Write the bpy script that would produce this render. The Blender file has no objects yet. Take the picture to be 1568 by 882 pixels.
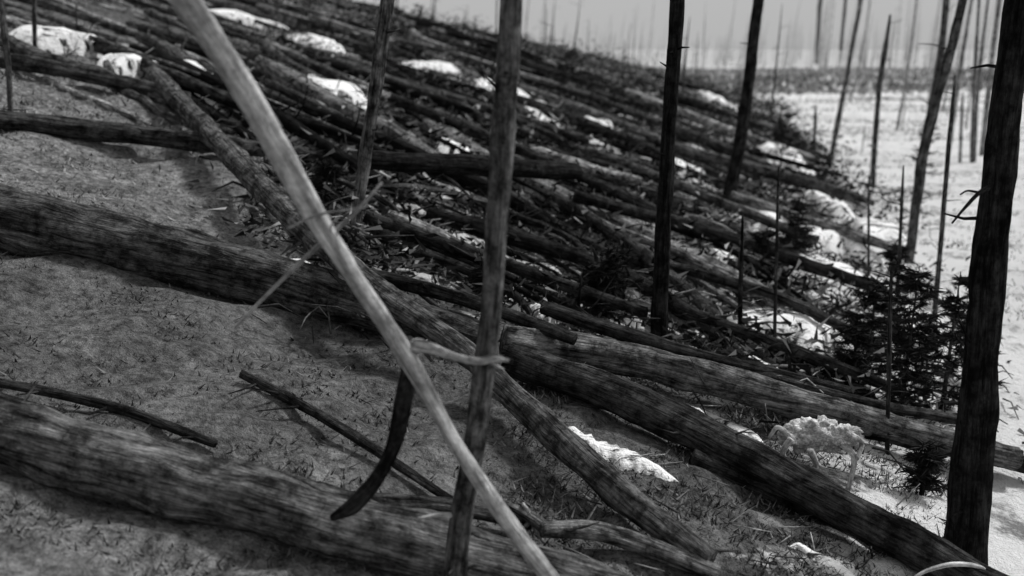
import bpy, math, random
import numpy as np
from mathutils import Vector, noise
random.seed(7); np.random.seed(7)
scene=bpy.context.scene
# ---------------------------------------------------------------- camera
FP=1681.0; CZ=3.6
pit=math.atan(366/FP)
cd=bpy.data.cameras.new("camera"); cam=bpy.data.objects.new("camera",cd)
scene.collection.objects.link(cam); scene.camera=cam
cam.location=(0,0,CZ); cam.rotation_euler=(math.radians(90)-pit,0,0)
cd.sensor_width=36; cd.lens=36*FP/1568; cd.clip_end=8000; cd.clip_start=.05
cd.dof.use_dof=True; cd.dof.focus_distance=8; cd.dof.aperture_fstop=1.0
FWD=np.array([0,math.cos(pit),-math.sin(pit)]); UP=np.array([0,math.sin(pit),math.cos(pit)])
# ---------------------------------------------------------------- terrain
YS=[-50,0,7.6,18.6,64,173,400,3000]; XS=[-2,.8,3.5,7.4,15.8,22,20,10]
def xb(y): return np.interp(y,YS,XS)
def H(x,y):
    s=xb(y)-x
    ss=np.clip(s*1.5,-30,30)
    soft=np.where(s*1.5>30,s,np.log1p(np.exp(ss))/1.5)
    z=40*(1-np.exp(-.25*soft/40))
    k=np.clip((s+1)/3,0.12,1)
    b=.09*np.sin(.9*x+.3)*np.cos(.8*y)+.05*np.sin(2.3*x+1.7*y)+.03*np.sin(4.1*x-3.3*y+1)+.15*np.sin(.21*x+.17*y)
    return z+b*k
def ray(px,py):
    return FWD+((px-784)/FP)*np.array([1,0,0])-((py-441)/FP)*UP
def site(px,py,lift=0.0):
    """surveyed point of the slope"""
    d=ray(px,py); t=3.0
    while t<400:
        p=np.array([0,0,CZ])+d*t
        if p[2]<=float(H(p[0],p[1]))+lift: return p
        t*=1.004
    return np.array([0,0,CZ])+d*80
def at(px,py,y):
    d=ray(px,py); return np.array([0,0,CZ])+d*(y/d[1])
# ---------------------------------------------------------------- materials
def nt(name):
    m=bpy.data.materials.new(name); m.use_nodes=True
    n=m.node_tree; b=n.nodes["Principled BSDF"]; b.inputs["Roughness"].default_value=.95
    b.inputs["Specular IOR Level"].default_value=.05
    return m,n,b
def N(n,t,**k):
    o=n.nodes.new(t)
    for a,v in k.items(): setattr(o,a,v)
    return o
def ramp(n,src,stops):
    r=N(n,"ShaderNodeValToRGB"); e=r.color_ramp.elements
    while len(e)<len(stops): e.new(.5)
    for i,(p,c) in enumerate(stops):
        e[i].position=p; e[i].color=(c,c,c,1)
    n.links.new(src,r.inputs[0]); return r.outputs[0]
def noi(n,vec,scale,detail=4,rough=.6):
    t=N(n,"ShaderNodeTexNoise"); t.inputs["Scale"].default_value=scale
    t.inputs["Detail"].default_value=detail; t.inputs["Roughness"].default_value=rough
    n.links.new(vec,t.inputs["Vector"]); return t.outputs["Fac"]
def mul(n,a,b,t='MULTIPLY'):
    m=N(n,"ShaderNodeMix",data_type='RGBA',blend_type=t); m.inputs[0].default_value=1
    n.links.new(a,m.inputs[6]); n.links.new(b,m.inputs[7]); return m.outputs[2]
def mixf(n,f,a,b):
    m=N(n,"ShaderNodeMix",data_type='RGBA'); n.links.new(f,m.inputs[0])
    n.links.new(a,m.inputs[6]); n.links.new(b,m.inputs[7]); return m.outputs[2]
def wood(name,lo,hi,sc=28,bump=.5,dark=.3):
    m,n,b=nt(name)
    a=N(n,"ShaderNodeAttribute",attribute_name="bk"); t=N(n,"ShaderNodeAttribute",attribute_name="tint")
    c1=ramp(n,noi(n,a.outputs["Vector"],sc,5,.78),[(.38,lo),(.63,hi)])
    g=N(n,"ShaderNodeNewGeometry")
    c2=ramp(n,noi(n,g.outputs["Position"],6,6,.78),[(.4,dark),(.62,1.4)])
    c=mul(n,mul(n,c1,c2),t.outputs["Color"])
    n.links.new(c,b.inputs["Base Color"])
    if bump:
        bp=N(n,"ShaderNodeBump"); bp.inputs["Strength"].default_value=bump; bp.inputs["Distance"].default_value=.05
        n.links.new(noi(n,a.outputs["Vector"],sc*1.6,3,.75),bp.inputs["Height"]); n.links.new(bp.outputs[0],b.inputs["Normal"])
    return m
M_bark=wood("weathered_bark",.16,1.75,30,.9,.22)
M_far=wood("dead_wood",.35,1.5,30,0)
M_pale=wood("bleached_wood",.45,1.2,26,.7,.55)
def plain_tint(name):
    m,n,b=nt(name); t=N(n,"ShaderNodeAttribute",attribute_name="tint")
    n.links.new(t.outputs["Color"],b.inputs["Base Color"]); return m
M_tint=plain_tint("dry_grass"); M_needle=plain_tint("conifer_needles")
def mapped(n,P):
    mp=N(n,"ShaderNodeMapping"); mp.inputs["Rotation"].default_value=(0,0,math.radians(42)); mp.inputs["Scale"].default_value=(.28,1.1,.4)
    n.links.new(P,mp.inputs["Vector"]); return mp.outputs[0]
m,n,b=nt("snow"); g=N(n,"ShaderNodeNewGeometry")
c=ramp(n,noi(n,mapped(n,g.outputs["Position"]),5.5,7,.75),[(.41,.03),(.47,.85)]); n.links.new(c,b.inputs["Base Color"])
bp=N(n,"ShaderNodeBump"); bp.inputs["Strength"].default_value=.7; bp.inputs["Distance"].default_value=.08
n.links.new(noi(n,g.outputs["Position"],8,4,.7),bp.inputs["Height"]); n.links.new(bp.outputs[0],b.inputs["Normal"])
M_snow=m
# ground
m,n,b=nt("ground_cover"); g=N(n,"ShaderNodeNewGeometry"); P=g.outputs["Position"]
z=N(n,"ShaderNodeAttribute",attribute_name="zone"); sp=N(n,"ShaderNodeSeparateColor"); n.links.new(z.outputs["Color"],sp.inputs[0])
grass=mul(n,ramp(n,noi(n,P,13,7,.88),[(.38,.04),(.62,.44)]),ramp(n,noi(n,P,1.7,6,.8),[(.36,.35),(.62,1.15)]))
litter=ramp(n,noi(n,P,9,6,.85),[(.42,.006),(.64,.15)])
sn=mul(n,ramp(n,noi(n,mapped(n,P),1.5,6,.65),[(.53,0),(.58,1)]),ramp(n,sp.outputs[1],[(.62,0),(.75,1)]))
w_=N(n,"ShaderNodeRGB"); w_.outputs[0].default_value=(.75,.75,.75,1)
litter=mixf(n,sn,litter,w_.outputs[0])
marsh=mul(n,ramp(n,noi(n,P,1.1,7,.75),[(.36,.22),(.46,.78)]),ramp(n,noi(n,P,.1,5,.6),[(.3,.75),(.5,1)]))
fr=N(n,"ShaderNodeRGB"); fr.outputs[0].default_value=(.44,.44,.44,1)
marsh=mixf(n,sp.outputs[2],marsh,fr.outputs[0])  # far marsh blends to flat grey, painted distance haze
c=mixf(n,sp.outputs[1],grass,litter)
ad=N(n,"ShaderNodeMath",operation='ADD'); n.links.new(sp.outputs[0],ad.inputs[0])
n2=noi(n,P,1.1,5,.7); sb=N(n,"ShaderNodeMath",operation='SUBTRACT'); n.links.new(n2,sb.inputs[0]); sb.inputs[1].default_value=.5
n.links.new(sb.outputs[0],ad.inputs[1]); mk=ramp(n,ad.outputs[0],[(.38,0),(.44,1)])
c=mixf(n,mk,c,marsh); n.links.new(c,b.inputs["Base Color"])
bp=N(n,"ShaderNodeBump"); bp.inputs["Strength"].default_value=1; bp.inputs["Distance"].default_value=.1
n.links.new(noi(n,P,7,5,.85),bp.inputs["Height"]); n.links.new(bp.outputs[0],b.inputs["Normal"])
M_ground=m
# ---------------------------------------------------------------- ground mesh
ys=np.concatenate([np.linspace(-60,3.6,20),np.arange(4,30,.2),np.arange(30,150,1.),np.geomspace(150,5000,40)])
xs=np.concatenate([-np.geomspace(4000,31,30),np.arange(-30,16,.25),np.geomspace(16.5,4000,50)])
X,Y=np.meshgrid(xs,ys); Z=H(X,Y)
near=(Y<40); Z=Z+near*np.random.normal(0,.022,Z.shape)
V=np.stack([X,Y,Z],-1).reshape(-1,3); W=len(xs); Hh=len(ys)
i=np.arange((Hh-1)*(W-1)); r_=i//(W-1); c_=i%(W-1); q=r_*W+c_
F=np.stack([q,q+1,q+W+1,q+W],-1)
me=bpy.data.meshes.new("ground"); me.from_pydata(V.tolist(),[],F.tolist())
s=(xb(Y)-X); mar=1/(1+np.exp(np.clip((s-.5-1.4*np.exp(-((Y-16)/6)**2))*1.1,-30,30)))
dens=1/(1+np.exp(-np.clip((X/np.maximum(Y,3)+.17)*22,-30,30)))*1/(1+np.exp(-np.clip((Y-8.3)*1.2,-30,30)))
dens=np.maximum(dens,.8/(1+np.exp(-np.clip((Y-24)*.4,-30,30))))
dens=np.maximum(dens,.8/(1+np.exp(-np.clip((X-.9)*2,-30,30))))
dens=np.maximum(dens,.58/(1+np.exp(np.clip((Y-9.6-.1*X)*2.5,-30,30)))*np.clip((Y-5)*.6,0.25,1))
col=np.stack([mar,dens,np.clip((Y-90)/180,0,1),mar*0+1],-1).reshape(-1)  # blue channel: weight of the painted haze on far marsh
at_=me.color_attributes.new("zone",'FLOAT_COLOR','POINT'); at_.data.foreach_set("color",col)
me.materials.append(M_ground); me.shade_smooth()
o=bpy.data.objects.new("ground",me); scene.collection.objects.link(o)
# ---------------------------------------------------------------- builder
class B:
    def __init__(s): s.v=[];s.f=[];s.bk=[];s.t=[]
    def tube(s,pts,rad,seg=8,tint=.2,rough=.08,knob=0):
        pts=[Vector(p) for p in pts]; n_=len(pts); base=len(s.v); L=0
        off=Vector((random.random()*50,random.random()*50,random.random()*50))
        up=Vector((0,0,1))
        T0=(pts[-1]-pts[0]).normalized()
        if abs(T0.z)>.8: up=Vector((0,1,0))
        for k in range(n_):
            T=(pts[min(k+1,n_-1)]-pts[max(k-1,0)]).normalized()
            A=T.cross(up).normalized(); C=A.cross(T)
            if k: L+=(pts[k]-pts[k-1]).length
            for j in range(seg):
                a=2*math.pi*j/seg; ca,sa=math.cos(a),math.sin(a); r=rad[k]
                bk=Vector((ca*r,sa*r,L*.09))+off
                if rough: r*=1+rough*2*noise.noise(Vector((ca*1.3,sa*1.3,L*2.2))+off)
                if knob: r*=1+knob*noise.fractal(Vector((ca*3.2,sa*3.2,L*2.2))+off,.8,2,3)
                s.v.append(pts[k]+A*(ca*r)+C*(sa*r)); s.bk.append(bk); s.t.append(tint)
        for k in range(n_-1):
            for j in range(seg):
                a=base+k*seg+j; b_=base+k*seg+(j+1)%seg
                s.f.append((a,b_,b_+seg,a+seg))
        s.f.append(tuple(base+j for j in range(seg))[::-1]); e=base+(n_-1)*seg
        s.f.append(tuple(e+j for j in range(seg)))
    def lump(s,c,rx,ry,rz,tint,amp=.35,fr=2.2,nu=22,nv=14):
        base=len(s.v); off=Vector((random.random()*50,)*3)
        for a in range(nv+1):
            th=math.pi*a/nv
            for b_ in range(nu):
                ph=2*math.pi*b_/nu; d=Vector((math.sin(th)*math.cos(ph),math.sin(th)*math.sin(ph),math.cos(th)))
                k=max(.4,1+amp*2*noise.fractal(d*fr+off,.7,2,5))
                s.v.append(Vector(c)+Vector((d.x*rx,d.y*ry,d.z*rz))*k); s.bk.append(d*.2+off); s.t.append(tint)
        for a in range(nv):
            for b_ in range(nu):
                p=base+a*nu+b_; q=base+a*nu+(b_+1)%nu; s.f.append((p,q,q+nu,p+nu))
    def done(s,name,mat,smooth=True):
        me=bpy.data.meshes.new(name); me.from_pydata([tuple(v) for v in s.v],[],s.f)
        A=me.attributes.new("bk",'FLOAT_VECTOR','POINT'); A.data.foreach_set("vector",np.array([tuple(x) for x in s.bk],dtype=np.float32).ravel())
        A=me.attributes.new("tint",'FLOAT','POINT'); A.data.foreach_set("value",np.array(s.t,dtype=np.float32))
        me.materials.append(mat)
        if smooth: me.shade_smooth()
        me.update(); o=bpy.data.objects.new(name,me); scene.collection.objects.link(o); return o
def smooth(pts,sub=6):
    P_=[np.array(p,float) for p in pts]; P_=[2*P_[0]-P_[1]]+P_+[2*P_[-1]-P_[-2]]; out=[]
    for k in range(1,len(P_)-2):
        for j in range(sub):
            t=j/sub; a,b_,c_,d_=P_[k-1:k+3]
            out.append(.5*((2*b_)+(c_-a)*t+(2*a-5*b_+4*c_-d_)*t*t+(-a+3*b_-3*c_+d_)*t**3))
    out.append(P_[-2]); return out
def stubs(bd,pts,rad,n_,ln,tint,up=.3):
    for _ in range(n_):
        k=random.randrange(1,len(pts)-1); p=Vector(pts[k]); d=Vector((random.uniform(-1,1),random.uniform(-1,1),random.uniform(-.3,1)*up+.1)).normalized()
        l=ln*random.uniform(.3,1.3); r=min(.014,rad[k]*.16+.004)
        q=p+d*(rad[k]*.6); q2=q+d*l*.5+Vector((0,0,random.uniform(-.1,.1)*l)); q3=q2+d*l*.5+Vector((random.uniform(-.15,.15)*l,0,random.uniform(-.2,.2)*l))
        bd.tube([q,q2,q3],[r,r*.7,r*.3],4,tint,0)
def log(pix,tint,lift=0.,mat=None,name="fallen_log",st=3,seg=22,rough=.11):
    """stations along the trunk: x, y, width, (height off the ground)"""
    pts=[];rad=[]
    for e in pix:
        a,b_,w=e[:3]; lf=e[3] if len(e)>3 else lift
        r=.1
        for _ in range(3):
            p=site(a,b_,r*.8+lf); t=float(np.dot(p-np.array([0,0,CZ]),FWD)); r=w*t/FP/2
        pts.append(np.append(p,r))
    S=smooth(pts,18); bd=B(); P3=[q[:3] for q in S]; R=[float(q[3]) for q in S]
    bd.tube(P3,R,seg,tint,rough,.18)
    stubs(bd,P3,R,st,.25,tint)
    return bd.done(name,mat or M_bark)
# hero fallen logs
log([(-120,632,108),(0,662,108),(300,744,108),(600,825,104),(860,893,94),(1000,935,80)],.13,0)
log([(-120,306,104),(0,334,100),(300,402,86),(500,452,76),(740,524,54)],.08,.02)
log([(770,520,46),(1000,558,52),(1200,612,50),(1350,650,42),(1560,703,34)],.14,.15)
log([(-60,178,30),(150,200,30),(340,222,26),(520,240,18)],.06,.08)
log([(560,244,26),(700,252,30),(880,263,26)],.02,.6)
log([(-60,82,24),(120,112,24),(290,152,20)],.07,.1)
log([(780,548,50),(960,612,58),(1150,705,60),(1330,800,60),(1480,878,56),(1600,940,54)],.045,.1)
log([(236,115,28,.12),(420,305,36,.35),(560,430,38,.45),(700,530,38,.3),(780,600,42,.15),(930,740,46,.1),(1085,862,40,.08)],.11,.12)
log([(830,812,24),(900,812,30),(980,832,28),(1100,880,26)],.18,.08)
log([(560,770,30),(680,775,26),(815,800,22)],.07,.05)
log([(370,572,14),(470,625,16),(560,680,16),(690,765,14)],.04,.06)
log([(1330,660,26),(1480,690,26),(1600,720,26)],.04,.1)
log([(1120,560,14),(1300,610,16),(1500,650,14)],.05,.3)
log([(1060,700,26),(1250,785,30),(1420,870,30)],.04,.0)
log([(960,600,14),(1100,665,16),(1260,730,16)],.07,.2)
log([(-60,575,14),(160,620,16),(330,680,14)],.035,.03)
for l,t in [([(540,110,15),(720,160,17),(900,215,14)],.08),([(960,170,13),(1080,215,15),(1220,275,14)],.07),([(560,330,18),(760,400,20),(990,480,18)],.04),
   ([(880,300,18),(1100,360,20),(1340,440,18)],.035),([(1120,300,16),(1260,345,16),(1385,385,14)],.2),([(600,150,14),(820,240,16),(1000,320,14)],.04),
   ([(760,120,11),(900,170,13),(1060,235,12)],.15),([(830,470,22),(1050,540,24),(1300,600,20)],.035),([(1030,470,16),(1200,530,18),(1380,600,16)],.035),
   ([(560,420,20),(700,455,22),(880,520,20)],.035),([(900,230,14),(1080,300,16),(1250,370,14)],.1),([(1000,400,16),(1180,450,16),(1330,520,14)],.05),([(420,130,14),(560,200,16),(760,290,14)],.07)]:
    log(l,t,.3,st=5,seg=12)
# bleached leaning pole
def Q(a,b_,y): return at(a,b_,y)
bd=B()
pp=[(250,-60,4.5,54),(285,0,4.52,46),(345,90,4.6,40),(410,200,4.7,35),(490,340,4.8,31),(556,445,4.85,29),(618,540,4.9,30),(665,620,4.92,24),(712,702,4.92,24),(770,790,4.9,26),(840,882,4.9,28),(900,970,4.9,28),(960,1060,4.9,26)]
S=smooth([np.append(Q(a,b_,y),w*y/FP/2) for a,b_,y,w in pp],8)
P3=[q[:3] for q in S];R=[float(q[3]) for q in S]
bd.tube(P3,R,18,.48,.14,.22)
bd.done("leaning_bleached_trunk",M_pale)
def limb(bd,lst,seg,tint,rough=.1):
    S=smooth([np.append(Q(a,b_,y),w*y/FP/2) for a,b_,y,w in lst],6); bd.tube([q[:3] for q in S],[float(q[3]) for q in S],seg,tint,rough,.2)
bd=B()
limb(bd,[(628,546,4.97,18),(622,590,4.97,24),(613,640,4.97,26),(600,690,4.97,25),(574,735,5.0,24),(540,772,5.05,22),(508,792,5.1,9)],14,.03,.4)
limb(bd,[(618,555,4.96,18),(632,533,4.93,24),(660,535,4.86,19),(700,548,4.78,14),(735,554,4.74,13),(758,549,4.72,14),(779,552,4.7,7)],12,.3,.3)
limb(bd,[(745,552,4.73,6),(762,562,4.72,5),(772,566,4.71,3)],6,.3,.2)
bd.done("forked_broken_limb",M_bark)
bd=B()
limb(bd,[(360,502,5.2,5),(420,440,5.1,6),(490,374,4.95,8),(545,325,4.75,6),(584,280,4.6,4)],6,.4)
limb(bd,[(440,350,4.7,3),(490,328,4.7,4),(560,318,4.7,3)],5,.3)
limb(bd,[(575,284,4.7,2),(650,286,4.7,3),(760,310,4.8,2)],5,.2)
limb(bd,[(520,330,4.7,3),(506,350,4.7,3),(520,380,4.7,2)],5,.3)
bd.done("dry_branch",M_pale)
bd=B()
limb(bd,[(640,793,5.0,4),(680,788,5.05,8),(722,792,5.1,7)],6,.5)
bd.done("dry_branch",M_pale)
bd=B()
p=site(815,800)[1]-.25
limb(bd,[(770,770,p,10),(800,785,p,18),(822,800,p,24),(835,812,p,20)],8,.15,.2)
limb(bd,[(800,770,p,6),(812,790,p,10),(820,810,p,10),(835,835,p,5)],6,.4,.2)
limb(bd,[(815,795,p,8),(800,812,p,8),(790,828,p,4)],6,.3,.2)
bd.done("broken_root",M_bark)
bd=B(); p=site(1455,890)[1]
limb(bd,[(1400,884,p-.3,5),(1425,872,p-.3,7),(1462,864,p-.3,8),(1500,868,p-.3,7),(1525,885,p-.3,5)],7,.5); bd.done("dry_branch",M_pale)
# ---------------------------------------------------------------- standing trunks
def standing(lst,tint,ns=10,name="dead_pine_tree",ext=4.,sl=.35,mat=None,seg=14):
    a,b_,w=lst[-1]; p=site(a,b_); y=p[1]
    pts=[np.append(at(a,b_,y),w*y/FP/2) for a,b_,w in lst]
    pts.insert(0,pts[0]+(pts[0]-pts[1])*ext*1.0/np.linalg.norm((pts[0]-pts[1])[:3])); pts[0][3]=pts[1][3]*.45
    e=pts[-1].copy(); e[2]-=.25; e[3]*=1.25; pts.append(e)
    S=smooth(pts,14 if w>18 else 7); P3=[q[:3] for q in S]; R=[max(.004,float(q[3])) for q in S]
    bd=B(); bd.tube(P3,R,seg,tint,.12,.16); stubs(bd,P3,R,ns,sl,tint*.8,.2)
    return bd.done(name,mat or M_bark)
standing([(784,-30,34),(776,130,34),(757,400,32),(736,620,34),(712,760,36),(694,915,42)],.11,8,sl=.1)
standing([(596,-30,20),(583,80,20),(566,200,19),(552,290,18),(542,375,20)],.12,8,sl=.2)
standing([(1038,-20,19),(1029,130,22),(1020,270,23),(1012,430,26),(1008,535,30)],.018,8,sl=.15)
standing([(1164,-20,15),(1148,110,17),(1133,215,18),(1113,322,20)],.028,8,sl=.2)
standing([(1566,-20,42),(1545,130,44),(1527,280,46),(1508,480,54),(1495,640,60),(1478,870,68)],.02,9,sl=.2,seg=22)
standing([(1480,-20,12),(1452,90,14),(1418,215,16),(1402,320,15),(1392,400,14)],.09,16,sl=.4)
standing([(1450,-20,9),(1440,90,10),(1418,210,12),(1405,300,11)],.12,8,sl=.4)
bd=B(); p=site(1478,870)[1]
limb(bd,[(1525,282,p,10),(1500,295,p-.1,8),(1478,318,p-.2,6),(1458,342,p-.25,4)],6,.03,.2); limb(bd,[(1500,295,p-.1,5),(1482,292,p-.1,4),(1470,298,p-.1,3)],5,.03,.2)
bd.done("dead_pine_branch",M_bark)
for l,t in [([(1322,-20,6),(1302,90,7),(1270,255,9)],.2),([(1358,60,7),(1345,150,8),(1335,288,10)],.12),([(1256,0,6),(1250,98,7)],.12),
  ([(1295,0,5),(1288,70,5)],.15),([(1456,190,7),(1444,330,8),(1430,500,9)],.1),([(1500,-10,4),(1492,120,5),(1487,250,5)],.15),
  ([(1512,10,4),(1498,130,5),(1492,248,5)],.2),([(1473,170,4),(1470,250,5)],.15),([(8,60,10),(14,120,9),(17,200,8)],.1),([(52,-20,7),(54,90,6)],.1),
  ([(1248,190,5),(1246,235,5)],.08),([(1190,350,5),(1185,560,6)],.05),([(1135,420,7),(1132,540,8)],.04),([(1330,330,4),(1330,420,5)],.06),([(1380,330,5),(1372,500,6)],.06),([(1362,520,7),(1358,700,8)],.04)]:
    standing(l,t,6,"dead_sapling_trunk",ext=.6 if l[0][1]>5 else 3,sl=.25,seg=7)
class Tri:
    def __init__(s): s.v=[];s.t=[]
    def add(s,V_,t): s.v.append(V_); s.t.append(t)
    def done(s,name,mat):
        V_=np.concatenate(s.v).reshape(-1,3); t=np.repeat(np.concatenate(s.t),3); k=len(V_)
        me=bpy.data.meshes.new(name); me.vertices.add(k); me.vertices.foreach_set("co",V_.astype(np.float32).ravel())
        me.loops.add(k); me.loops.foreach_set("vertex_index",np.arange(k,dtype=np.int32)); me.polygons.add(k//3)
        me.polygons.foreach_set("loop_start",np.arange(0,k,3,dtype=np.int32))
        me.update(calc_edges=True)
        A=me.attributes.new("tint",'FLOAT','POINT'); A.data.foreach_set("value",t.astype(np.float32))
        me.materials.append(mat); me.validate(); o=bpy.data.objects.new(name,me); scene.collection.objects.link(o); return o
def blades(x,y,h,w,t,lean=.5,z0=0):
    k=len(x); z=H(x,y)+z0; a=np.random.rand(k)*6.283
    bx,by=np.cos(a)*w/2,np.sin(a)*w/2; lx=np.random.normal(0,lean,k)*h; ly=np.random.normal(0,lean,k)*h
    V_=np.stack([np.stack([x-bx,y-by,z-.01],-1),np.stack([x+bx,y+by,z-.01],-1),np.stack([x+lx,y+ly,z+h],-1)],1)
    return V_,t
# ---------------------------------------------------------------- fallen mass
bd=B(); br=B(); debris=Tri()
def rand_log(x,y,L,r,th,lift,tint):
    dx,dy=math.cos(th),-math.sin(th); n_=11; pts=[]; R=[]
    x0,y0=x-dx*L/2,y-dy*L/2; x1,y1=x+dx*L/2,y+dy*L/2
    z0=float(H(x0,y0))+r+lift*random.random(); z1=float(H(x1,y1))+r*.5+lift*random.random()
    bow=random.gauss(0,.2); ph=random.random()*6; wv=random.uniform(.02,.09)
    tp=random.choice([.3,.55,.75])
    for k in range(n_+1):
        u=k/n_; xx=x0+(x1-x0)*u+bow*math.sin(math.pi*u)+wv*math.sin(7*u+ph); yy=y0+(y1-y0)*u; zz=max(z0+(z1-z0)*u,float(H(xx,yy))+r*.3)
        pts.append((xx,yy,zz)); R.append(r*(1-tp*u)*(1 if 0<k<n_ else .6))
    bd.tube(pts,R,8,tint,.3)
    if y<70:
        for _ in range(random.randint(0,5) if y<35 else 2):
            k=random.randrange(1,n_); p=Vector(pts[k]); d=Vector((random.gauss(0,.7)+dx*.6,random.gauss(0,.7),abs(random.gauss(0,.5)))).normalized(); l=random.uniform(.15,.6)
            q=p+d*l*.5; q2=q+d*l*.5+Vector((random.uniform(-.1,.1),0,random.uniform(-.2,.1)))
            br.tube([p,q,q2],[.018,.012,.004],4,tint*.8,0)
cnt=0
while cnt<700:
    y=9.8+random.random()**1.45*120; lo=-.24*y-1; x=random.uniform(lo,float(xb(y))+.4)
    if x<-.2*y and y<14: continue
    if x>xb(y)-2.8 and random.random()<.7: continue
    L=random.uniform(1.5,8)
    if y<14: L=random.uniform(1.5,4)
    r=random.choice([.04,.06,.08,.1,.12,.15])*random.uniform(.8,1.2)
    if y<14: r*=.6
    th=math.radians(random.gauss(45,9))
    if random.random()<.14: th=math.radians(random.uniform(-20,130)); L*=.5
    ye=y-math.sin(th)*L/2; xe=x+math.cos(th)*L/2
    if xe>float(xb(ye))-.4: continue
    rand_log(x,y,L,r,th,random.random()*.4,random.choice([.01,.015,.025,.04,.06,.1,.2,.36])); cnt+=1
for _ in range(70):
    y=random.uniform(15,60); x=random.uniform(-.6*y,-.22*y)
    rand_log(x,y,random.uniform(4,10),random.uniform(.05,.14),math.radians(random.gauss(40,8)),random.random()*.1,random.choice([.04,.06,.12,.4]))
bd.done("fallen_tree_mass",M_bark)
for c_ in range(620):
    y=9.5+random.random()**1.4*70; x=random.uniform(-.22*y,float(xb(y))-.3)
    sc=random.uniform(.2,.65)*(1+y/60); tb=random.choice([.008,.012,.02,.035,.08,.22]); 
    K=90
    cx=x+np.random.normal(0,sc*.8,K); cy=y+np.random.normal(0,sc*.6,K); cz=H(cx,cy)+np.abs(np.random.normal(0,sc*.34,K))
    d=np.random.normal(0,1,(K,3)); d[:,2]*=.5; d/=np.linalg.norm(d,axis=1)[:,None]; l=np.random.uniform(.06,.22,K)[:,None]
    s_=np.random.normal(0,1,(K,3)); s_/=np.linalg.norm(s_,axis=1)[:,None]; s_*=(.016+.0009*y)
    c0=np.stack([cx,cy,cz],-1); debris.add(np.stack([c0-s_,c0+s_,c0+d*l],1),tb*np.random.uniform(.5,1.8,K))
debris.done("dead_undergrowth",M_tint)
for _ in range(700):
    y=8.3+random.random()**1.7*40; x=random.uniform(-.2*y-.5,float(xb(y))+.5)
    z_=float(H(x,y)); l=random.uniform(.15,.5); d=Vector((random.gauss(.5,.7),random.gauss(-.4,.7),random.gauss(.05,.25))).normalized()
    p=Vector((x,y,z_+random.random()*.25)); t=random.choice([.02,.04,.08,.15,.3]); r=random.uniform(.006,.016)
    br.tube([p,p+d*l*.5+Vector((0,0,random.uniform(0,.06))),p+d*l+Vector((0,0,random.uniform(-.1,.05)))],[r,r*.8,r*.4],3,t,0)
for _ in range(200):
    x=random.uniform(.3,3.4); y=random.uniform(5.3,10); 
    if x>xb(y): continue
    l=random.uniform(.1,.3); d=Vector((random.gauss(0,1),random.gauss(0,.6),abs(random.gauss(0,.2)))).normalized(); p=Vector((x,y,float(H(x,y))+.02))
    br.tube([p,p+d*l*.5,p+d*l],[.007,.006,.003],3,random.choice([.04,.08,.2,.4]),0)
br.done("brushwood",M_far)
# ---------------------------------------------------------------- marsh dead trees
bd=B()
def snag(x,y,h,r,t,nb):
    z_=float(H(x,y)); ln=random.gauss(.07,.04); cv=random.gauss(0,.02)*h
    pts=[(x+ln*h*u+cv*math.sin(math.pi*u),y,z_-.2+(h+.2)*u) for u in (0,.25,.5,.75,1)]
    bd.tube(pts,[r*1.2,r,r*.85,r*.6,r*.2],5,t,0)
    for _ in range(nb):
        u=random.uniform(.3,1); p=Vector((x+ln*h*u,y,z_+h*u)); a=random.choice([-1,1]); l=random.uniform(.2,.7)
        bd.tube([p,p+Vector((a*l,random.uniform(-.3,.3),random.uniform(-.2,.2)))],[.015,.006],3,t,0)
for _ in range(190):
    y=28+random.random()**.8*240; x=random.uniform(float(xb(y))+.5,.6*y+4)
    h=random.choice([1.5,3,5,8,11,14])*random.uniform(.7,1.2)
    snag(x,y,h,.012*h**.7+.012,.13+min(.4,y/300),random.randint(0,9))  # tint pales with distance: haze put into the wood colour
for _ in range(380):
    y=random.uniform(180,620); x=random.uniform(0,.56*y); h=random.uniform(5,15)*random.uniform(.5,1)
    snag(x,y,h,random.uniform(.05,.13),random.uniform(.5,.7),1)  # palest tint, distance haze painted into the trunks
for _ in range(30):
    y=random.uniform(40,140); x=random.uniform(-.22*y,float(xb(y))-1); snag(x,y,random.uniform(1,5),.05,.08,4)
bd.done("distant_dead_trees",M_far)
T=Tri()
k=24000; y=4.8+np.random.rand(k)**1.4*16; x=y*np.random.uniform(-.52,.02,k)
keep=np.random.rand(k)<np.clip(.5+.6*np.sin(3*x+2*y)*np.sin(2.2*y-x),.1,1); x,y=x[keep],y[keep]; k=len(x)
T.add(*blades(x,y,np.random.uniform(.012,.04,k),.01+.0014*y,np.random.choice([.03,.06,.1,.14,.22],k)*np.where(y>10,1.6,.8),1.3))
k=16000; y=5+np.random.rand(k)*5; x=y*np.random.uniform(0,.45,k); ok=x<xb(y)-.2; x,y=x[ok],y[ok]; k=len(x)
T.add(*blades(x,y,np.random.uniform(.02,.05,k),np.full(k,.016),np.random.choice([.02,.04,.1,.2],k),1.2))
k=16000; y=13+np.random.rand(k)**1.5*60; x=y*np.random.uniform(-.5,.5,k); ok=x<xb(y)-.5; x,y=x[ok],y[ok]; k=len(x)
T.add(*blades(x,y,np.random.uniform(.04,.12,k),.015+.001*y,np.random.choice([.06,.1,.16,.28],k),.9))
T.done("dry_grass",M_tint)
T=Tri()
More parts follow.
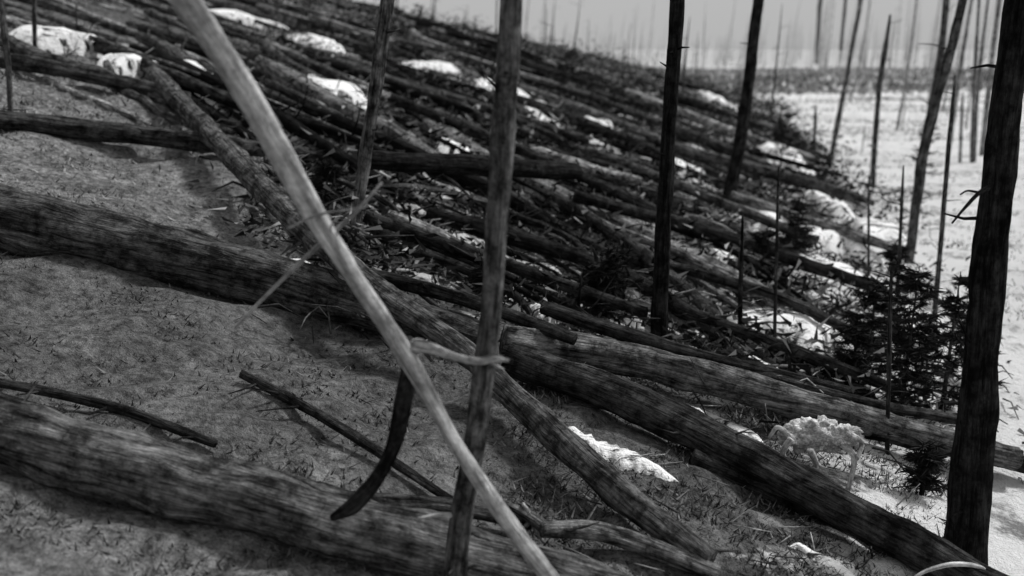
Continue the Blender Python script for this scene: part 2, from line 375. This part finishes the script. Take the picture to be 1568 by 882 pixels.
for _ in range(260):
    y0=12+random.random()**1.2*150; x0=random.uniform(float(xb(y0))+.3,.55*y0+3)
    k=90; sc=random.uniform(.15,.5)*(1+y0/60)
    x=x0+np.random.normal(0,sc*1.8,k); y=y0+np.random.normal(0,sc*.7,k)
    T.add(*blades(x,y,np.random.uniform(.03,.2,k)*min(1.,.4+y0/120),np.full(k,.012+.0007*y0),np.full(k,random.choice([.05,.12,.25,.35])),.7))
for _ in range(300):
    y0=random.uniform(90,210); x0=random.uniform(8,.5*y0)
    k=40; x=x0+np.random.normal(0,3,k); y=y0+np.random.normal(0,2,k)
    T.add(*blades(x,y,np.random.uniform(.1,.6,k),np.full(k,.3),np.full(k,random.choice([.08,.15,.25,.35])),.6))
T.done("marsh_scrub",M_tint)
# ---------------------------------------------------------------- conifer saplings
def sapling(px,py,hpx,wpx,sparse=1.,name="spruce_sapling"):
    p=site(px,py); y=p[1]; h=hpx*y/FP; w=wpx*y/FP/2
    bd=B(); p=Vector(p); top=p+Vector((h*.05,0,h)); bd.tube([p-Vector((0,0,.1)),p.lerp(top,.5),top],[.02+h*.008,.015,.004],6,.05,.05)
    tri=[];tt=[]
    nb=int(60*sparse)
    for k in range(nb):
        u=random.uniform(.1,.97); a=random.random()*6.283; l=w*(1-u*.7)*random.uniform(.5,1.3)
        b0=p.lerp(top,u); d=Vector((math.cos(a),math.sin(a),random.uniform(-.3,.15))); b1=b0+d*l*.5; b2=b0+d*l+Vector((0,0,l*.18))
        bd.tube([b0,b1,b2],[.008,.006,.003],4,.04,0)
        for j in range(60):
            v=random.uniform(.15,1); c=b0.lerp(b1,v*2) if v<.5 else b1.lerp(b2,v*2-1)
            e=c+(d*random.uniform(.2,1)+Vector((random.gauss(0,.8),random.gauss(0,.8),random.gauss(0,.3)))).normalized()*random.uniform(.05,.13)
            sd=Vector((random.gauss(0,1),random.gauss(0,1),random.gauss(0,1))).normalized()*.011
            tri.append([tuple(c-sd),tuple(c+sd),tuple(e)]); tt.append(random.choice([.012,.02,.035]))
    base=bd.done(name,M_far); T=Tri(); T.add(np.array(tri),np.array(tt)); f=T.done("needles",M_needle); f.parent=base
sapling(1375,660,270,170,1.3); sapling(1440,640,240,150,1.); sapling(1325,580,170,130,.9); sapling(1215,400,100,70,.8); sapling(1300,610,120,110,.8)
sapling(1410,290,110,60,.6); sapling(1195,255,80,80,.8); sapling(862,160,90,60,.7); sapling(1480,590,170,110,.9); sapling(1165,430,80,90,.6);sapling(930,490,120,130,1.)
sapling(740,470,60,90,.5); sapling(640,60,50,50,.6); sapling(1410,760,90,80,.5); sapling(500,320,70,90,.7); sapling(1360,480,110,70,.7)
# ---------------------------------------------------------------- bleached root plate
p=site(1255,735); y=p[1]; w=y/FP
bd=B()
for a,b_,r,t in [(1225,668,24,.85),(1252,664,26,.85),(1282,668,22,.8),(1262,652,15,.85),(1298,662,15,.7),(1212,662,14,.7),(1240,680,15,.55),(1270,682,13,.55)]:
    bd.lump(at(a,b_,y+random.uniform(-.03,.05)),r*1.3*w,r*.9*w,r*.9*w,t,.2,1.9,36,22)
for l in [[(1212,672),(1198,692),(1202,710),(1176,730)],[(1290,680),(1308,700),(1302,735),(1292,772)],[(1240,690),(1250,715),(1236,740)],[(1300,665),(1320,678),(1312,704)],[(1205,665),(1190,655),(1178,670)]]:
    S=smooth([at(a,b_,y-random.uniform(.05,.2)) for a,b_ in l],5); bd.tube(S,list(np.linspace(6*w,3*w,len(S))),7,.55,.2)
bd.done("bleached_root_stump",M_pale)
# dark upturned root
p=site(925,480); y=p[1]; w=y/FP
bd=B(); bd.lump(at(925,450,y),26*w,22*w,36*w,.02,.4,2.5)
for l in [[(925,450),(905,410),(880,440)],[(930,440),(942,405),(950,395)],[(925,440),(915,400),(908,380)],[(940,455),(960,430),(985,445)],[(910,460),(885,455),(868,470)]]:
    S=smooth([at(a,b_,y) for a,b_ in l],5); bd.tube(S,list(np.linspace(6*w,2*w,len(S))),6,.03,.2)
bd.done("upturned_root_plate",M_bark)
# ---------------------------------------------------------------- snow patches: thin sheets lying on the slope and debris
def snow(lst,hgt=.12,wf=1.):
    pts=[]
    for a,b_,w in lst:
        p=site(a,b_,hgt); gz=(CZ-p[2])/p[1]+.08-.25*p[0]/p[1]
        if hgt>.1: hh=min(hgt,.02*p[1]-.03)
        else: hh=hgt
        pts.append(np.append(p,[min(1.6,.6*w*p[1]/FP/max(.12,gz))*wf,hh]))
    S=smooth(pts,16); n_=len(S); nu=21; v=[];f=[];off=Vector((random.random()*90,0,0))
    side=Vector((.35,1,0)).normalized()
    for k,q in enumerate(S):
        e=max(0.02,math.sin(math.pi*(k+.1)/(n_-.8)))**.8; hg=q[4]
        for j in range(nu):
            u=j/(nu-1)*2-1; wj=q[3]*e*max(.15,1+1.*noise.fractal(Vector((k*.15,3*(u>0),0))+off,.8,2,3))
            x=q[0]+u*wj*side.x; yy=q[1]+u*wj*side.y+q[3]*.4*noise.noise(Vector((k*.15,5,0))+off)
            edge=1-abs(u)**2.4
            v.append((x,yy,float(H(x,yy))-.05+(hg+.05)*edge*min(1,e*1.3)+.03*edge*noise.fractal(Vector((x*2,yy*2,0)),.8,2,3)))
    for k in range(n_-1):
        for j in range(nu-1):
            a=k*nu+j; f.append((a,a+1,a+nu+1,a+nu))
    me=bpy.data.meshes.new("snow_patch"); me.from_pydata(v,[],f); me.shade_smooth(); me.materials.append(M_snow)
    o=bpy.data.objects.new("snow_patch",me); scene.collection.objects.link(o)
snow([(840,632,16),(885,664,26),(935,690,28),(1000,712,24),(1060,746,12)],.04)
snow([(1050,606,10),(1120,650,18),(1190,684,12)],.03)
snow([(1195,822,16),(1250,850,24),(1340,895,26)],.03)
for l in [[(600,84,10),(655,96,16),(710,106,10)],[(715,108,10),(750,130,16),(800,152,20),(880,196,14)],[(450,100,10),(515,126,18),(570,148,10)],[(660,200,12),(730,222,14)],
 [(1015,236,10),(1090,258,10)],[(765,430,12),(825,440,18),(880,440,12)],[(1080,440,14),(1180,455,24),(1250,475,34),(1340,508,26)],[(1170,530,18),(1240,560,28),(1320,594,22)],[(1190,364,18),(1270,400,24),(1370,432,20)],
 [(1120,308,12),(1200,330,16),(1290,355,18),(1390,388,16)],[(1000,488,14),(1060,515,18),(1135,538,14)],[(395,372,20),(428,374,28),(465,372,20)],
 [(0,24,10),(90,42,13),(190,68,8)],[(130,76,10),(230,88,16),(340,94,12)],[(445,42,10),(525,68,10)],[(280,6,8),(440,36,10)],[(1045,122,14),(1100,150,22),(1160,178,14)],[(1085,94,10),(1165,103,8)],[(880,168,10),(955,194,8)],
 [(1310,550,20),(1400,610,26)],[(1130,512,16),(1210,537,12)],[(600,450,10),(690,470,10)],[(1215,282,14),(1320,320,14)],[(925,428,8),(990,453,8)],[(1370,465,26),(1460,525,30)],[(1290,326,14),(1400,352,16)],[(990,556,10),(1100,593,8)],[(1280,400,16),(1400,440,18)],[(1060,360,8),(1150,385,8)],[(1150,210,12),(1250,250,14)]]:
    snow(l,.34,1.25)
# ---------------------------------------------------------------- light
az=math.atan2(.8,.45); el=math.radians(52)
w=bpy.data.worlds.new("World"); scene.world=w; w.use_nodes=True; nn=w.node_tree
sk=nn.nodes.new("ShaderNodeTexSky"); sk.sky_type='NISHITA'; sk.sun_disc=False; sk.sun_elevation=el; sk.sun_rotation=az; sk.dust_density=6
bw=nn.nodes.new("ShaderNodeRGBToBW"); nn.links.new(sk.outputs[0],bw.inputs[0])
# thin overcast veil over the sky
mx=nn.nodes.new("ShaderNodeMix"); mx.data_type='RGBA'; mx.inputs[0].default_value=.85
nn.links.new(bw.outputs[0],mx.inputs[6]); mx.inputs[7].default_value=(4.9,4.9,4.9,1)
bg=nn.nodes["Background"]; nn.links.new(mx.outputs[2],bg.inputs[0]); bg.inputs[1].default_value=.11
sd=bpy.data.lights.new("sun",'SUN'); sd.energy=3.1; sd.angle=math.radians(8); so=bpy.data.objects.new("sun",sd); scene.collection.objects.link(so)
v=Vector((math.sin(az)*math.cos(el),math.cos(az)*math.cos(el),math.sin(el))); so.rotation_euler=v.to_track_quat('Z','Y').to_euler()
scene.view_settings.view_transform='Standard'; scene.view_settings.look='None'; scene.view_settings.exposure=0
